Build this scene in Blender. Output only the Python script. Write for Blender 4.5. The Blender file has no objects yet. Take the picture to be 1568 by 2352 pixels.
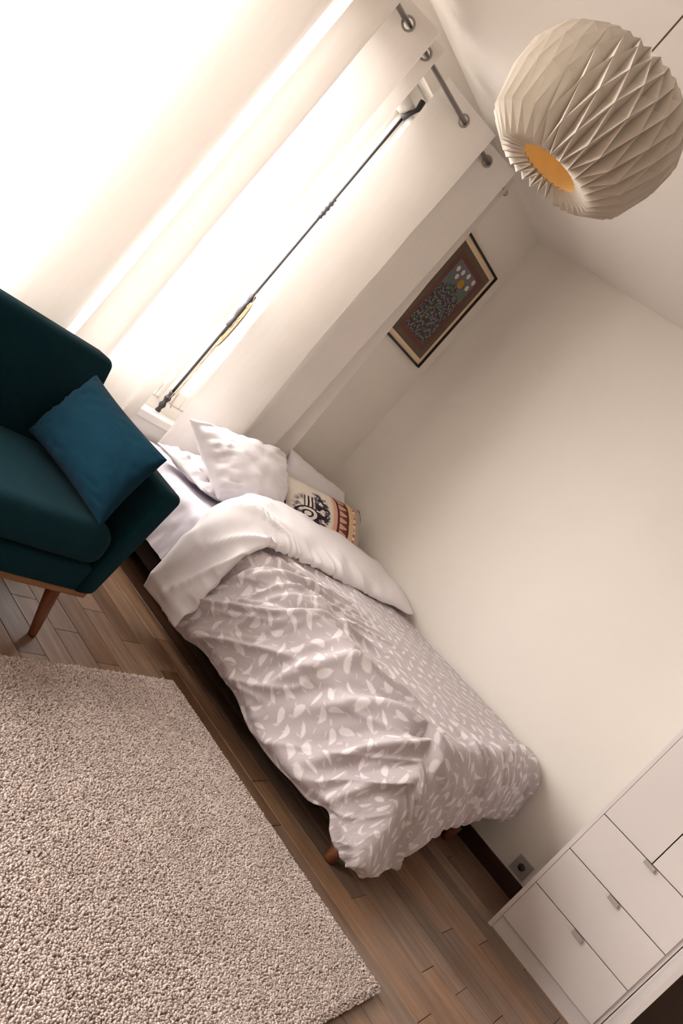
import bpy, bmesh, math, random
import numpy as np
from mathutils import Vector, Matrix

random.seed(7)
rng = np.random.default_rng(7)
SC = bpy.context.scene
COL = SC.collection

# ------------------------------------------------------------------ camera
RC = ((0.45716603, -0.59428418, 0.66168386),      # camera right, down, forward in world axes
      (0.26943272, -0.61647846, -0.73983804),
      (0.84758789, 0.51650810, -0.12171341))
CAM = Vector((-3.90193, -2.58575, 1.22164))
FPX = 1872.0
cam_data = bpy.data.cameras.new('camera')
cam_data.sensor_fit = 'VERTICAL'
cam_data.sensor_height = 36.0
cam_data.sensor_width = 24.0
cam_data.lens = FPX / 2352 * 36.0
cam_data.clip_start = 0.02
cam = bpy.data.objects.new('camera', cam_data)
COL.objects.link(cam)
r_, d_, f_ = (Vector(v) for v in RC)
m = Matrix.Identity(4)
for i in range(3):
    m[i][0] = r_[i]; m[i][1] = -d_[i]; m[i][2] = -f_[i]; m[i][3] = CAM[i]
cam.matrix_world = m
SC.camera = cam

# ------------------------------------------------------------------ world, daylight, exposure
world = bpy.data.worlds.new('overcast_sky')
SC.world = world
world.use_nodes = True
bg = world.node_tree.nodes['Background']
bg.inputs[0].default_value = (1.0, 0.938, 0.91, 1)
bg.inputs[1].default_value = 24.5
SC.view_settings.view_transform = 'Standard'
SC.view_settings.look = 'None'
SC.view_settings.gamma = 1.0
SC.view_settings.use_curve_mapping = False
SC.view_settings.exposure = 0.0
SC.cycles.max_bounces = 7
SC.cycles.diffuse_bounces = 5
SC.cycles.transmission_bounces = 6
SC.cycles.transparent_max_bounces = 16
SC.cycles.caustics_reflective = False
SC.cycles.caustics_refractive = False
SC.cycles.sample_clamp_indirect = 12.0
SC.cycles.use_adaptive_sampling = True
SC.cycles.adaptive_threshold = 0.06

WIN = ((-1.98, -1.10, 0.56, 2.34), (-5.30, -2.15, 0.56, 2.34))   # openings: x0, x1, z0, z1
for (x0, x1, z0, z1) in WIN:          # portals only guide the sampling of the sky
    ld = bpy.data.lights.new('window_portal', 'AREA')
    ld.shape = 'RECTANGLE'; ld.size = x1 - x0; ld.size_y = z1 - z0
    ld.cycles.is_portal = True
    lo = bpy.data.objects.new('window_portal', ld); COL.objects.link(lo)
    lo.location = ((x0 + x1) / 2, 0.24, (z0 + z1) / 2)
    lo.rotation_euler = (-math.pi / 2, 0, 0)

# ------------------------------------------------------------------ material helpers
class NT:
    def __init__(self, name):
        self.m = bpy.data.materials.new(name); self.m.use_nodes = True
        self.t = self.m.node_tree; self.n = self.t.nodes; self.l = self.t.links
        self.p = self.n['Principled BSDF']; self.out = self.n['Material Output']
    def node(self, typ, **kw):
        nd = self.n.new(typ)
        for k, v in kw.items():
            setattr(nd, k, v)
        return nd
    def put(self, sock, v):
        if hasattr(v, 'is_output') or isinstance(v, bpy.types.NodeSocket):
            self.l.new(v, sock)
        else:
            sock.default_value = v
    def math(self, op, a, b=None, c=None, clamp=False):
        nd = self.node('ShaderNodeMath', operation=op); nd.use_clamp = clamp
        self.put(nd.inputs[0], a)
        if b is not None: self.put(nd.inputs[1], b)
        if c is not None: self.put(nd.inputs[2], c)
        return nd.outputs[0]
    def vmath(self, op, a, b=None, scale=None):
        nd = self.node('ShaderNodeVectorMath', operation=op)
        self.put(nd.inputs[0], a)
        if b is not None: self.put(nd.inputs[1], b)
        if scale is not None: self.put(nd.inputs['Scale'], scale)
        return nd.outputs['Value'] if op in ('LENGTH', 'DISTANCE', 'DOT_PRODUCT') else nd.outputs[0]
    def mix(self, fac, a, b):
        nd = self.node('ShaderNodeMix', data_type='RGBA')
        self.put(nd.inputs[0], fac)
        for s, v in ((nd.inputs[6], a), (nd.inputs[7], b)):
            self.put(s, (*v, 1) if isinstance(v, tuple) and len(v) == 3 else v)
        return nd.outputs[2]
    def smooth(self, x, lo, hi):
        nd = self.node('ShaderNodeMapRange', interpolation_type='SMOOTHSTEP')
        self.put(nd.inputs[0], x); self.put(nd.inputs[1], lo); self.put(nd.inputs[2], hi)
        nd.inputs[3].default_value = 0; nd.inputs[4].default_value = 1
        return nd.outputs[0]
    def coord(self, which='Object', scale=(1, 1, 1), loc=(0, 0, 0)):
        tc = self.node('ShaderNodeTexCoord'); mp = self.node('ShaderNodeMapping')
        self.l.new(tc.outputs[which], mp.inputs[0])
        mp.inputs['Scale'].default_value = scale; mp.inputs['Location'].default_value = loc
        return mp.outputs[0]
    def noise(self, vec, scale=5, detail=3, rough=0.5, which='Fac'):
        nd = self.node('ShaderNodeTexNoise')
        self.put(nd.inputs['Vector'], vec); nd.inputs['Scale'].default_value = scale
        nd.inputs['Detail'].default_value = detail; nd.inputs['Roughness'].default_value = rough
        return nd.outputs[which]
    def bump(self, h, strength=0.2, dist=0.01):
        nd = self.node('ShaderNodeBump'); nd.inputs['Strength'].default_value = strength
        nd.inputs['Distance'].default_value = dist
        self.l.new(h, nd.inputs['Height']); self.l.new(nd.outputs[0], self.p.inputs['Normal'])
    def base(self, col, rough=0.6, spec=0.3):
        self.put(self.p.inputs['Base Color'], (*col, 1) if isinstance(col, tuple) and len(col) == 3 else col)
        self.p.inputs['Roughness'].default_value = rough
        self.p.inputs['Specular IOR Level'].default_value = spec
        return self

def mat_plain(name, col, rough=0.6, spec=0.3, var=0.06, nscale=6, bump=0.0, bscale=200, metal=0.0, sheen=0.0, coord='Object'):
    k = NT(name)
    v = k.coord(coord)
    f = k.noise(v, nscale, 1)
    dark = tuple(c * (1 - var) for c in col); light = tuple(min(1, c * (1 + var)) for c in col)
    k.base(k.mix(f, dark, light), rough, spec)
    k.p.inputs['Metallic'].default_value = metal
    if sheen:
        k.p.inputs['Sheen Weight'].default_value = sheen
    if bump:
        k.bump(k.noise(v, bscale, 0), bump, 0.002)
    return k.m

def mat_fabric(name, col, weave=900, var=0.08, rough=0.9, sheen=0.15, bump=0.25, nscale=14, spec=0.08):
    k = NT(name)
    v = k.coord('Object')
    f = k.noise(v, nscale, 2)
    g = k.noise(v, weave, 0)
    a = k.mix(f, tuple(c * (1 - var) for c in col), tuple(min(1, c * (1 + var)) for c in col))
    k.base(k.mix(k.math('MULTIPLY', g, 0.35), a, tuple(c * 0.7 for c in col)), rough, spec)
    k.p.inputs['Sheen Weight'].default_value = sheen
    k.bump(g, bump, 0.001)
    return k.m

def mat_curtain(name, col, transl):
    k = NT(name)
    v = k.coord('Object', (1, 1, 0.15))
    f = k.noise(v, 60, 1)
    c = k.mix(f, tuple(x * 0.95 for x in col), col)
    d = k.node('ShaderNodeBsdfDiffuse'); t = k.node('ShaderNodeBsdfTranslucent'); mx = k.node('ShaderNodeMixShader')
    k.l.new(c, d.inputs[0]); k.l.new(c, t.inputs[0])
    mx.inputs[0].default_value = transl
    k.l.new(d.outputs[0], mx.inputs[1]); k.l.new(t.outputs[0], mx.inputs[2])
    k.l.new(mx.outputs[0], k.out.inputs['Surface'])
    k.n.remove(k.p)
    return k.m

def mat_wood(name, c0, c1, scale=(1, 1, 1), rough=0.45, per_object=0.0, axis_stretch=(18, 1.2, 18), gloss=0.3):
    k = NT(name)
    v = k.coord('Object', axis_stretch)
    if per_object:
        oi = k.node('ShaderNodeObjectInfo')
        off = k.vmath('SCALE', (37.0, 11.0, 5.0), scale=oi.outputs['Random'])
        v = k.vmath('ADD', v, off)
    n1 = k.noise(v, 2.2, 4, 0.62)
    n2 = k.noise(v, 9.0, 2, 0.6)
    f = k.math('ADD', k.math('MULTIPLY', n1, 0.75), k.math('MULTIPLY', n2, 0.25))
    col = k.mix(k.smooth(f, 0.3, 0.72), c0, c1)
    if per_object:
        h = k.node('ShaderNodeHueSaturation')
        k.put(h.inputs['Color'], col)
        k.put(h.inputs['Value'], k.math('MULTIPLY_ADD', oi.outputs['Random'], per_object, 1 - per_object / 2))
        sat = k.math('MULTIPLY_ADD', k.math('FRACT', k.math('MULTIPLY', oi.outputs['Random'], 17.3)), 0.3, 0.82)
        k.put(h.inputs['Saturation'], sat)
        col = h.outputs[0]
    k.base(col, rough, gloss)
    k.bump(n2, 0.08, 0.002)
    return k.m

M = {}
M['wall'] = mat_plain('wall_paint', (0.80, 0.755, 0.70), 0.9, 0.1, 0.015, 2.5, 0.10, 160)
M['ceiling'] = mat_plain('ceiling_paint', (0.84, 0.80, 0.76), 0.95, 0.05, 0.012, 2.0, 0.06, 120)
M['white_paint'] = mat_plain('white_window_paint', (0.82, 0.79, 0.76), 0.45, 0.4, 0.02)
M['plank'] = mat_wood('oak_plank', (0.17, 0.098, 0.060), (0.32, 0.195, 0.122), per_object=0.5, rough=0.30, gloss=0.5)
M['subfloor'] = mat_plain('subfloor', (0.05, 0.032, 0.022), 0.9)
M['dark_wood'] = mat_wood('dark_red_wood', (0.022, 0.007, 0.005), (0.045, 0.014, 0.009), axis_stretch=(20, 1.5, 20), rough=0.4)
M['walnut'] = mat_wood('walnut_leg', (0.11, 0.032, 0.013), (0.22, 0.075, 0.030), axis_stretch=(25, 25, 2), rough=0.35)
M['rail_wood'] = mat_wood('walnut_rail', (0.20, 0.085, 0.035), (0.34, 0.155, 0.07), axis_stretch=(2, 25, 25), rough=0.4)
M['curtain'] = mat_curtain('white_curtain_cloth', (0.88, 0.84, 0.80), 0.125)
M['steel'] = mat_plain('brushed_steel', (0.36, 0.34, 0.33), 0.35, 0.5, 0.1, 40, metal=0.9)
M['black_iron'] = mat_plain('black_iron', (0.018, 0.016, 0.020), 0.45, 0.4, 0.2, 60, 0.2, 300)
M['teal'] = mat_fabric('teal_wool', (0.0036, 0.026, 0.036), 700, 0.15, 0.95, 0.02)
M['teal_cushion'] = mat_fabric('blue_teal_cotton', (0.005, 0.031, 0.054), 900, 0.12, 0.95, 0.03)
M['sheet'] = mat_fabric('lilac_white_cotton', (0.84, 0.80, 0.88), 1200, 0.03, 0.85, 0.1, 0.1, 5)
M['pillow'] = mat_fabric('white_pillow_cotton', (0.88, 0.845, 0.875), 1200, 0.03, 0.85, 0.1, 0.1, 5)
M['duvet_white'] = mat_fabric('duvet_white_side', (0.88, 0.84, 0.865), 1200, 0.03, 0.85, 0.1, 0.1, 5)
M['cabinet'] = mat_plain('white_lacquer', (0.70, 0.645, 0.625), 0.4, 0.4, 0.02, 3)
M['cabinet_dark'] = mat_plain('cabinet_interior', (0.24, 0.185, 0.16), 0.7, 0.2, 0.05)
M['handle'] = mat_plain('grey_handle', (0.50, 0.455, 0.44), 0.35, 0.5, 0.05, metal=0.5)
M['black'] = mat_plain('black_frame', (0.012, 0.011, 0.011), 0.4, 0.4, 0.1)
M['mat_board'] = mat_plain('cream_mat_board', (0.74, 0.60, 0.42), 0.9, 0.1, 0.02)
M['socket'] = mat_plain('grey_socket_plastic', (0.34, 0.31, 0.315), 0.4, 0.4, 0.05)
M['recess_shade'] = mat_plain('painted_recess_shade', (0.06, 0.054, 0.056), 0.6)  # near-black that paints shade into the socket well and drawer gaps
M['cord'] = mat_plain('brown_cord', (0.16, 0.105, 0.08), 0.7, 0.2)
M['string'] = mat_plain('cream_string', (0.21, 0.15, 0.09), 0.9, 0.1)
M['feather'] = mat_plain('beige_feather', (0.30, 0.21, 0.14), 0.9, 0.1, 0.35, 40)
M['bulb'] = mat_plain('bulb_glass', (0.75, 0.55, 0.30), 0.3, 0.4)
M['bed_base'] = mat_fabric('dark_brown_base_cloth', (0.030, 0.020, 0.018), 500)
M['dark_back'] = mat_fabric('dark_plum_cotton', (0.055, 0.042, 0.058), 900)

def mat_shade():
    k = NT('folded_paper'); v = k.coord('Object')
    f = k.noise(v, 30, 4)
    c = k.mix(f, (0.78, 0.73, 0.655), (0.83, 0.78, 0.705))
    d = k.node('ShaderNodeBsdfDiffuse'); t = k.node('ShaderNodeBsdfTranslucent'); mx = k.node('ShaderNodeMixShader')
    k.l.new(c, d.inputs[0]); t.inputs[0].default_value = (0.80, 0.70, 0.55, 1)
    mx.inputs[0].default_value = 0.14
    k.l.new(d.outputs[0], mx.inputs[1]); k.l.new(t.outputs[0], mx.inputs[2])
    k.l.new(mx.outputs[0], k.out.inputs['Surface']); k.n.remove(k.p)
    return k.m
M['shade'] = mat_shade()
M['lining'] = mat_plain('lining_painted_glow', (0.88, 0.66, 0.34), 0.9, 0.1, 0.1, 25)  # gold colour stands for the warm light bounced inside the shade

def mat_glass():
    k = NT('window_glass')
    tr = k.node('ShaderNodeBsdfTransparent'); gl = k.node('ShaderNodeBsdfGlossy'); mx = k.node('ShaderNodeMixShader')
    tr.inputs[0].default_value = (0.97, 0.98, 0.97, 1); gl.inputs['Roughness'].default_value = 0.02
    mx.inputs[0].default_value = 0.06
    k.l.new(tr.outputs[0], mx.inputs[1]); k.l.new(gl.outputs[0], mx.inputs[2])
    k.l.new(mx.outputs[0], k.out.inputs['Surface']); k.n.remove(k.p)
    return k.m
M['glass'] = mat_glass()

def mat_duvet():
    k = NT('feather_print_cotton')
    uv = k.node('ShaderNodeUVMap').outputs[0]
    def layer(scale, off, rot, amin, amax, blen):
        mp = k.node('ShaderNodeMapping'); k.l.new(uv, mp.inputs[0])
        mp.inputs['Scale'].default_value = (scale, scale, 1); mp.inputs['Location'].default_value = off
        mp.inputs['Rotation'].default_value = (0, 0, rot)
        vec = mp.outputs[0]
        vo = k.node('ShaderNodeTexVoronoi', voronoi_dimensions='2D'); k.l.new(vec, vo.inputs['Vector'])
        vo.inputs['Scale'].default_value = 1.0; vo.inputs['Randomness'].default_value = 0.34
        loc = k.vmath('SUBTRACT', vec, vo.outputs['Position'])
        sp = k.node('ShaderNodeSeparateColor'); k.l.new(vo.outputs['Color'], sp.inputs[0])
        vr = k.node('ShaderNodeVectorRotate', rotation_type='Z_AXIS')
        k.l.new(loc, vr.inputs['Vector']); k.put(vr.inputs['Angle'], k.math('MULTIPLY', sp.outputs[0], 6.283))
        sx = k.node('ShaderNodeSeparateXYZ'); k.l.new(vr.outputs[0], sx.inputs[0])
        x, y = sx.outputs[0], sx.outputs[1]
        curv = k.math('MULTIPLY_ADD', sp.outputs[1], 2.0, -1.0)
        xc = k.math('ADD', x, k.math('MULTIPLY', curv, k.math('MULTIPLY', y, y)))
        fr = k.noise(k.vmath('MULTIPLY', vr.outputs[0], (9.0, 34.0, 1.0)), 1.0, 2, 0.6)
        wid = k.math('MULTIPLY_ADD', k.math('POWER', sp.outputs[2], 1.6), amax - amin, amin)
        wid = k.math('MULTIPLY', wid, k.math('MULTIPLY_ADD', y, -0.55, 1.0))
        wid = k.math('MULTIPLY', wid, k.math('MULTIPLY_ADD', fr, 1.3, 0.30))
        ex = k.math('DIVIDE', xc, wid); ey = k.math('DIVIDE', y, blen)
        r2 = k.math('ADD', k.math('MULTIPLY', ex, ex), k.math('MULTIPLY', ey, ey))
        m_ = k.math('SUBTRACT', 1.0, k.smooth(r2, 0.6, 1.25))
        quill = k.math('MULTIPLY', k.math('LESS_THAN', k.math('ABSOLUTE', xc), 0.014), k.math('LESS_THAN', k.math('ABSOLUTE', y), blen * 1.1))
        m_ = k.math('MAXIMUM', m_, k.math('MULTIPLY', quill, 0.8))
        grain = k.math('MULTIPLY_ADD', fr, 0.5, 0.68, clamp=True)
        return k.math('MULTIPLY', m_, grain)
    a = layer(14.5, (0.3, 0.2, 0), 0.35, 0.11, 0.25, 0.40)
    b = layer(22.0, (7.7, 3.1, 0), 1.2, 0.05, 0.14, 0.26)
    msk = k.math('MAXIMUM', a, k.math('MULTIPLY', b, 0.55))
    n = k.noise(k.coord('UV'), 9, 4)
    basec = k.mix(n, (0.52, 0.465, 0.48), (0.57, 0.51, 0.525))
    k.base(k.mix(msk, basec, (0.83, 0.78, 0.79)), 0.82, 0.15)
    k.p.inputs['Sheen Weight'].default_value = 0.1
    k.bump(k.noise(k.coord('UV'), 38, 2), 0.10, 0.02)
    return k.m
M['duvet'] = mat_duvet()

def mat_print():
    """striped cushion front with an inked motif; UV 0..1"""
    k = NT('printed_cushion_front')
    uv = k.node('ShaderNodeUVMap').outputs[0]
    s = k.node('ShaderNodeSeparateXYZ'); k.l.new(uv, s.inputs[0]); x, y = s.outputs[0], s.outputs[1]
    wob = k.noise(uv, 6, 2)
    xs = k.math('ADD', x, k.math('MULTIPLY_ADD', wob, 0.02, -0.01))
    def band(lo, hi, e=0.006):
        return k.math('MULTIPLY', k.smooth(xs, lo - e, lo + e), k.math('SUBTRACT', 1.0, k.smooth(xs, hi - e, hi + e)))
    col = k.mix(k.noise(uv, 12, 3), (0.80, 0.74, 0.66), (0.86, 0.80, 0.73))
    # inked motif: blotches, bars and a ring
    dx = k.math('SUBTRACT', x, 0.245); dy = k.math('SUBTRACT', y, 0.50)
    rr = k.math('SQRT', k.math('ADD', k.math('MULTIPLY', k.math('MULTIPLY', dx, 1.75), k.math('MULTIPLY', dx, 1.75)), k.math('MULTIPLY', dy, dy)))
    blob = k.math('MULTIPLY', k.math('SUBTRACT', 1.0, k.smooth(k.math('ADD', rr, k.math('MULTIPLY', k.noise(uv, 22, 4, 0.7), 0.22)), 0.40, 0.46)),
                  k.smooth(k.noise(uv, 13, 3, 0.6), 0.40, 0.50))
    right = k.math('MULTIPLY', blob, k.smooth(x, 0.22, 0.27))
    bars = k.math('MULTIPLY', k.math('GREATER_THAN', k.math('FRACT', k.math('MULTIPLY', x, 26.0)), 0.55), k.math('MULTIPLY', k.smooth(x, 0.13, 0.15), k.math('SUBTRACT', 1.0, k.smooth(x, 0.26, 0.28))))
    bars = k.math('MULTIPLY', bars, k.math('MULTIPLY', k.smooth(y, 0.22, 0.26), k.math('SUBTRACT', 1.0, k.smooth(y, 0.70, 0.74))))
    dx2 = k.math('SUBTRACT', x, 0.185); dy2 = k.math('SUBTRACT', y, 0.42)
    r2 = k.math('SQRT', k.math('ADD', k.math('MULTIPLY', dx2, dx2), k.math('MULTIPLY', dy2, dy2)))
    ring = k.math('MULTIPLY', k.math('GREATER_THAN', k.math('FRACT', k.math('MULTIPLY', r2, 17.0)), 0.62), k.math('LESS_THAN', r2, 0.12))
    blank = k.math('LESS_THAN', r2, 0.105)
    ink = k.math('MAXIMUM', right, bars)
    ink = k.math('MULTIPLY', ink, k.math('SUBTRACT', 1.0, blank))
    ink = k.math('MAXIMUM', ink, ring)
    ink = k.math('MAXIMUM', ink, k.math('MULTIPLY', k.math('MULTIPLY', blob, k.math('SUBTRACT', 1.0, k.smooth(x, 0.12, 0.15))), 0.8))
    col = k.mix(ink, col, (0.035, 0.030, 0.045))
    col = k.mix(k.math('MULTIPLY', band(0.47, 0.53, 0.03), 0.8), col, (0.70, 0.30, 0.16))
    col = k.mix(band(0.525, 0.70), col, (0.135, 0.032, 0.030))
    tri = k.math('ABSOLUTE', k.math('SUBTRACT', k.math('FRACT', k.math('MULTIPLY', y, 9.0)), 0.5))
    tr = k.math('MULTIPLY', band(0.56, 0.665), k.math('GREATER_THAN', tri, k.math('MULTIPLY', k.math('SUBTRACT', x, 0.55), 3.2)))
    col = k.mix(tr, col, (0.56, 0.42, 0.34))
    tr2 = k.math('MULTIPLY', band(0.56, 0.665), k.math('LESS_THAN', tri, 0.12))
    col = k.mix(tr2, col, (0.34, 0.05, 0.03))
    col = k.mix(band(0.70, 0.78), col, (0.70, 0.52, 0.30))
    dots = k.math('GREATER_THAN', k.noise(k.vmath('MULTIPLY', uv, (8.0, 30.0, 1.0)), 1.0, 1), 0.52)
    col = k.mix(k.math('MULTIPLY', band(0.775, 0.81), dots), col, (0.60, 0.12, 0.05))
    grey = k.mix(k.noise(uv, 24, 3), (0.36, 0.29, 0.24), (0.58, 0.49, 0.43))
    col = k.mix(band(0.81, 0.93), col, grey)
    col = k.mix(band(0.93, 0.955), col, (0.07, 0.05, 0.05))
    k.base(col, 0.85, 0.15)
    k.bump(k.noise(uv, 220, 1), 0.15, 0.002)
    return k.m
M['print'] = mat_print()

def mat_picture():
    """a dense decorative garden print inside a brown border; UV 0..1, generic"""
    k = NT('decorative_print')
    uv = k.node('ShaderNodeUVMap').outputs[0]
    s = k.node('ShaderNodeSeparateXYZ'); k.l.new(uv, s.inputs[0]); x, y = s.outputs[0], s.outputs[1]
    ax = k.math('MULTIPLY', k.math('ABSOLUTE', k.math('SUBTRACT', x, 0.5)), 0.62)
    ay = k.math('ABSOLUTE', k.math('SUBTRACT', y, 0.5))
    edge = k.math('MINIMUM', k.math('SUBTRACT', 0.31, ax), k.math('SUBTRACT', 0.5, ay))      # distance from the print edge
    n = k.noise(uv, 14, 4)
    col = k.mix(n, (0.075, 0.050, 0.036), (0.125, 0.088, 0.060))
    col = k.mix(k.smooth(edge, 0.055, 0.065), col, k.mix(k.noise(uv, 25, 4), (0.085, 0.026, 0.022), (0.14, 0.055, 0.042)))
    vo = k.node('ShaderNodeTexVoronoi', voronoi_dimensions='2D'); k.put(vo.inputs['Vector'], k.vmath('MULTIPLY', uv, (22.0, 33.0, 1.0)))
    vo.inputs['Scale'].default_value = 1.0
    hs = k.node('ShaderNodeHueSaturation'); k.l.new(vo.outputs['Color'], hs.inputs['Color'])
    hs.inputs['Saturation'].default_value = 0.55; hs.inputs['Value'].default_value = 0.32
    dk = k.mix(k.smooth(vo.outputs['Distance'], 0.10, 0.55), hs.outputs[0], (0.030, 0.028, 0.030))
    inner = k.smooth(edge, 0.112, 0.118)
    col = k.mix(inner, col, dk)
    sky = k.math('MULTIPLY', inner, k.smooth(k.math('ADD', y, k.math('MULTIPLY', k.math('ABSOLUTE', k.math('SUBTRACT', x, 0.5)), 0.35)), 0.70, 0.73))
    col = k.mix(sky, col, k.mix(n, (0.11, 0.105, 0.13), (0.15, 0.145, 0.175)))
    leaf = k.math('MULTIPLY', inner, k.math('MULTIPLY', k.smooth(k.noise(uv, 15, 2), 0.52, 0.58),
            k.math('MULTIPLY', k.smooth(y, 0.62, 0.66), k.math('SUBTRACT', 1.0, k.smooth(y, 0.76, 0.80)))))
    col = k.mix(leaf, col, (0.06, 0.16, 0.085))
    def dot(px, py, rx, ry):
        a = k.math('DIVIDE', k.math('SUBTRACT', x, px), rx); b = k.math('DIVIDE', k.math('SUBTRACT', y, py), ry)
        return k.math('SUBTRACT', 1.0, k.smooth(k.math('ADD', k.math('ADD', k.math('MULTIPLY', a, a), k.math('MULTIPLY', b, b)), k.math('MULTIPLY', k.noise(uv, 40, 2), 0.6)), 0.9, 1.3))
    col = k.mix(dot(0.55, 0.747, 0.075, 0.050), col, (0.36, 0.20, 0.015))
    for px, py in ((0.284, 0.81), (0.42, 0.824), (0.37, 0.756), (0.57, 0.847), (0.75, 0.851), (0.72, 0.77)):
        col = k.mix(dot(px, py, 0.042, 0.030), col, (0.62, 0.56, 0.52))
    k.base(col, 0.35, 0.35)
    return k.m
M['picture'] = mat_picture()

def mat_pile():
    k = NT('rug_wool_pile')
    at = k.node('ShaderNodeAttribute', attribute_name='tint')
    v = k.coord('Object')
    big = k.noise(v, 3.5, 3)
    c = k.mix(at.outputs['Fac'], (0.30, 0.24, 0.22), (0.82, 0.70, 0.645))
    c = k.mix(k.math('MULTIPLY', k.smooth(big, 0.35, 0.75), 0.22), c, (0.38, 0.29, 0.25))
    k.base(c, 0.95, 0.05)
    k.p.inputs['Sheen Weight'].default_value = 0.15
    return k.m
M['pile'] = mat_pile()
M['rug_base'] = mat_plain('rug_backing', (0.30, 0.23, 0.20), 0.95, 0.05, 0.2, 60)

# ------------------------------------------------------------------ object helpers
def tag(o, label=None, cat=None, group=None, kind=None):
    if label: o['label'] = label
    if cat: o['category'] = cat
    if group: o['group'] = group
    if kind: o['kind'] = kind
    return o

def link(name, me, mat=None, parent=None, smooth=False):
    o = bpy.data.objects.new(name, me); COL.objects.link(o)
    if mat is not None and not me.materials: me.materials.append(mat)
    if parent is not None: o.parent = parent
    if smooth:
        me.polygons.foreach_set('use_smooth', [True] * len(me.polygons))
    return o

def empty(name, loc=(0, 0, 0), label=None, cat=None, group=None, kind=None):
    o = bpy.data.objects.new(name, None); COL.objects.link(o); o.location = loc
    o.empty_display_size = 0.1
    return tag(o, label, cat, group, kind)

def mesh_from(name, verts, faces, uvs=None):
    me = bpy.data.meshes.new(name)
    me.from_pydata([tuple(map(float, v)) for v in verts], [], [tuple(map(int, f)) for f in faces])
    if uvs is not None:
        ul = me.uv_layers.new(name='UVMap')
        li = np.empty(len(me.loops), dtype=np.int32); me.loops.foreach_get('vertex_index', li)
        ul.data.foreach_set('uv', np.asarray(uvs, dtype=np.float32)[li].ravel())
    me.update()
    return me

def bm_mesh(name, bm):
    bmesh.ops.recalc_face_normals(bm, faces=bm.faces)
    me = bpy.data.meshes.new(name); bm.to_mesh(me); bm.free(); me.update()
    return me

def hexa_bm(c8, bevel=0.0, segs=2, bm=None):
    """box from 8 corners: bottom 4 (ccw) then top 4"""
    own = bm is None
    b = bmesh.new()
    vs = [b.verts.new(c) for c in c8]
    for f in ((3, 2, 1, 0), (4, 5, 6, 7), (0, 1, 5, 4), (1, 2, 6, 5), (2, 3, 7, 6), (3, 0, 4, 7)):
        b.faces.new([vs[i] for i in f])
    bmesh.ops.recalc_face_normals(b, faces=b.faces)
    if bevel > 0:
        bmesh.ops.bevel(b, geom=b.edges[:] + b.verts[:], offset=bevel, segments=segs, profile=0.5, affect='EDGES')
    if own: return b
    tmp = bpy.data.meshes.new('tmp'); b.to_mesh(tmp); b.free(); bm.from_mesh(tmp); bpy.data.meshes.remove(tmp)
    return bm

def corners(x0, x1, y0, y1, z0, z1):
    return [(x0, y0, z0), (x1, y0, z0), (x1, y1, z0), (x0, y1, z0), (x0, y0, z1), (x1, y0, z1), (x1, y1, z1), (x0, y1, z1)]

def box(name, x0, x1, y0, y1, z0, z1, mat, parent=None, bevel=0.0, segs=2, smooth=False):
    """world-space box; the object origin stays at the parent's origin"""
    off = parent.location if parent is not None else Vector((0, 0, 0))
    p = parent
    while p is not None and p.parent is not None:
        p = p.parent; off = off + p.location
    c8 = [tuple(Vector(c) - off) for c in corners(x0, x1, y0, y1, z0, z1)]
    return link(name, bm_mesh(name, hexa_bm(c8, bevel, segs)), mat, parent, smooth)

def hexa(name, c8, mat, parent=None, bevel=0.0, segs=3, smooth=True):
    off = parent.location if parent is not None else Vector((0, 0, 0))
    return link(name, bm_mesh(name, hexa_bm([tuple(Vector(c) - off) for c in c8], bevel, segs)), mat, parent, smooth)

def tube_data(pts, rad, n=10, caps=True):
    pts = [Vector(p) for p in pts]
    rads = rad if isinstance(rad, (list, tuple)) else [rad] * len(pts)
    V, F = [], []
    up = Vector((0, 0, 1))
    t0 = (pts[1] - pts[0]).normalized()
    if abs(t0.dot(up)) > 0.95: up = Vector((1, 0, 0))
    nrm = (up - t0 * up.dot(t0)).normalized()
    for i, p in enumerate(pts):
        a = pts[max(0, i - 1)]; b = pts[min(len(pts) - 1, i + 1)]
        t = (b - a).normalized()
        nrm = (nrm - t * nrm.dot(t)).normalized(); bn = t.cross(nrm)
        for k in range(n):
            an = 2 * math.pi * k / n
            V.append(p + (nrm * math.cos(an) + bn * math.sin(an)) * rads[i])
    for i in range(len(pts) - 1):
        for k in range(n):
            k2 = (k + 1) % n
            F.append((i * n + k, i * n + k2, (i + 1) * n + k2, (i + 1) * n + k))
    if caps:
        F.append(tuple(range(n - 1, -1, -1))); F.append(tuple((len(pts) - 1) * n + k for k in range(n)))
    return V, F

def tube(name, pts, rad, mat, parent=None, n=10, smooth=True):
    off = parent.location if parent is not None else Vector((0, 0, 0))
    V, F = tube_data([Vector(p) - off for p in pts], rad, n)
    return link(name, mesh_from(name, V, F), mat, parent, smooth)

def ring_mesh(name, center, axis, R, r, n=28, k=8, squash=1.0):
    axis = Vector(axis).normalized()
    a = axis.orthogonal().normalized(); b = axis.cross(a)
    V, F = [], []
    for i in range(n):
        t = 2 * math.pi * i / n; d = a * math.cos(t) + b * math.sin(t)
        for j in range(k):
            p = 2 * math.pi * j / k
            V.append(Vector(center) + d * (R + r * math.cos(p)) + axis * (r * squash * math.sin(p)))
    for i in range(n):
        for j in range(k):
            F.append((i * k + j, ((i + 1) % n) * k + j, ((i + 1) % n) * k + (j + 1) % k, i * k + (j + 1) % k))
    return mesh_from(name, V, F)

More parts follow.
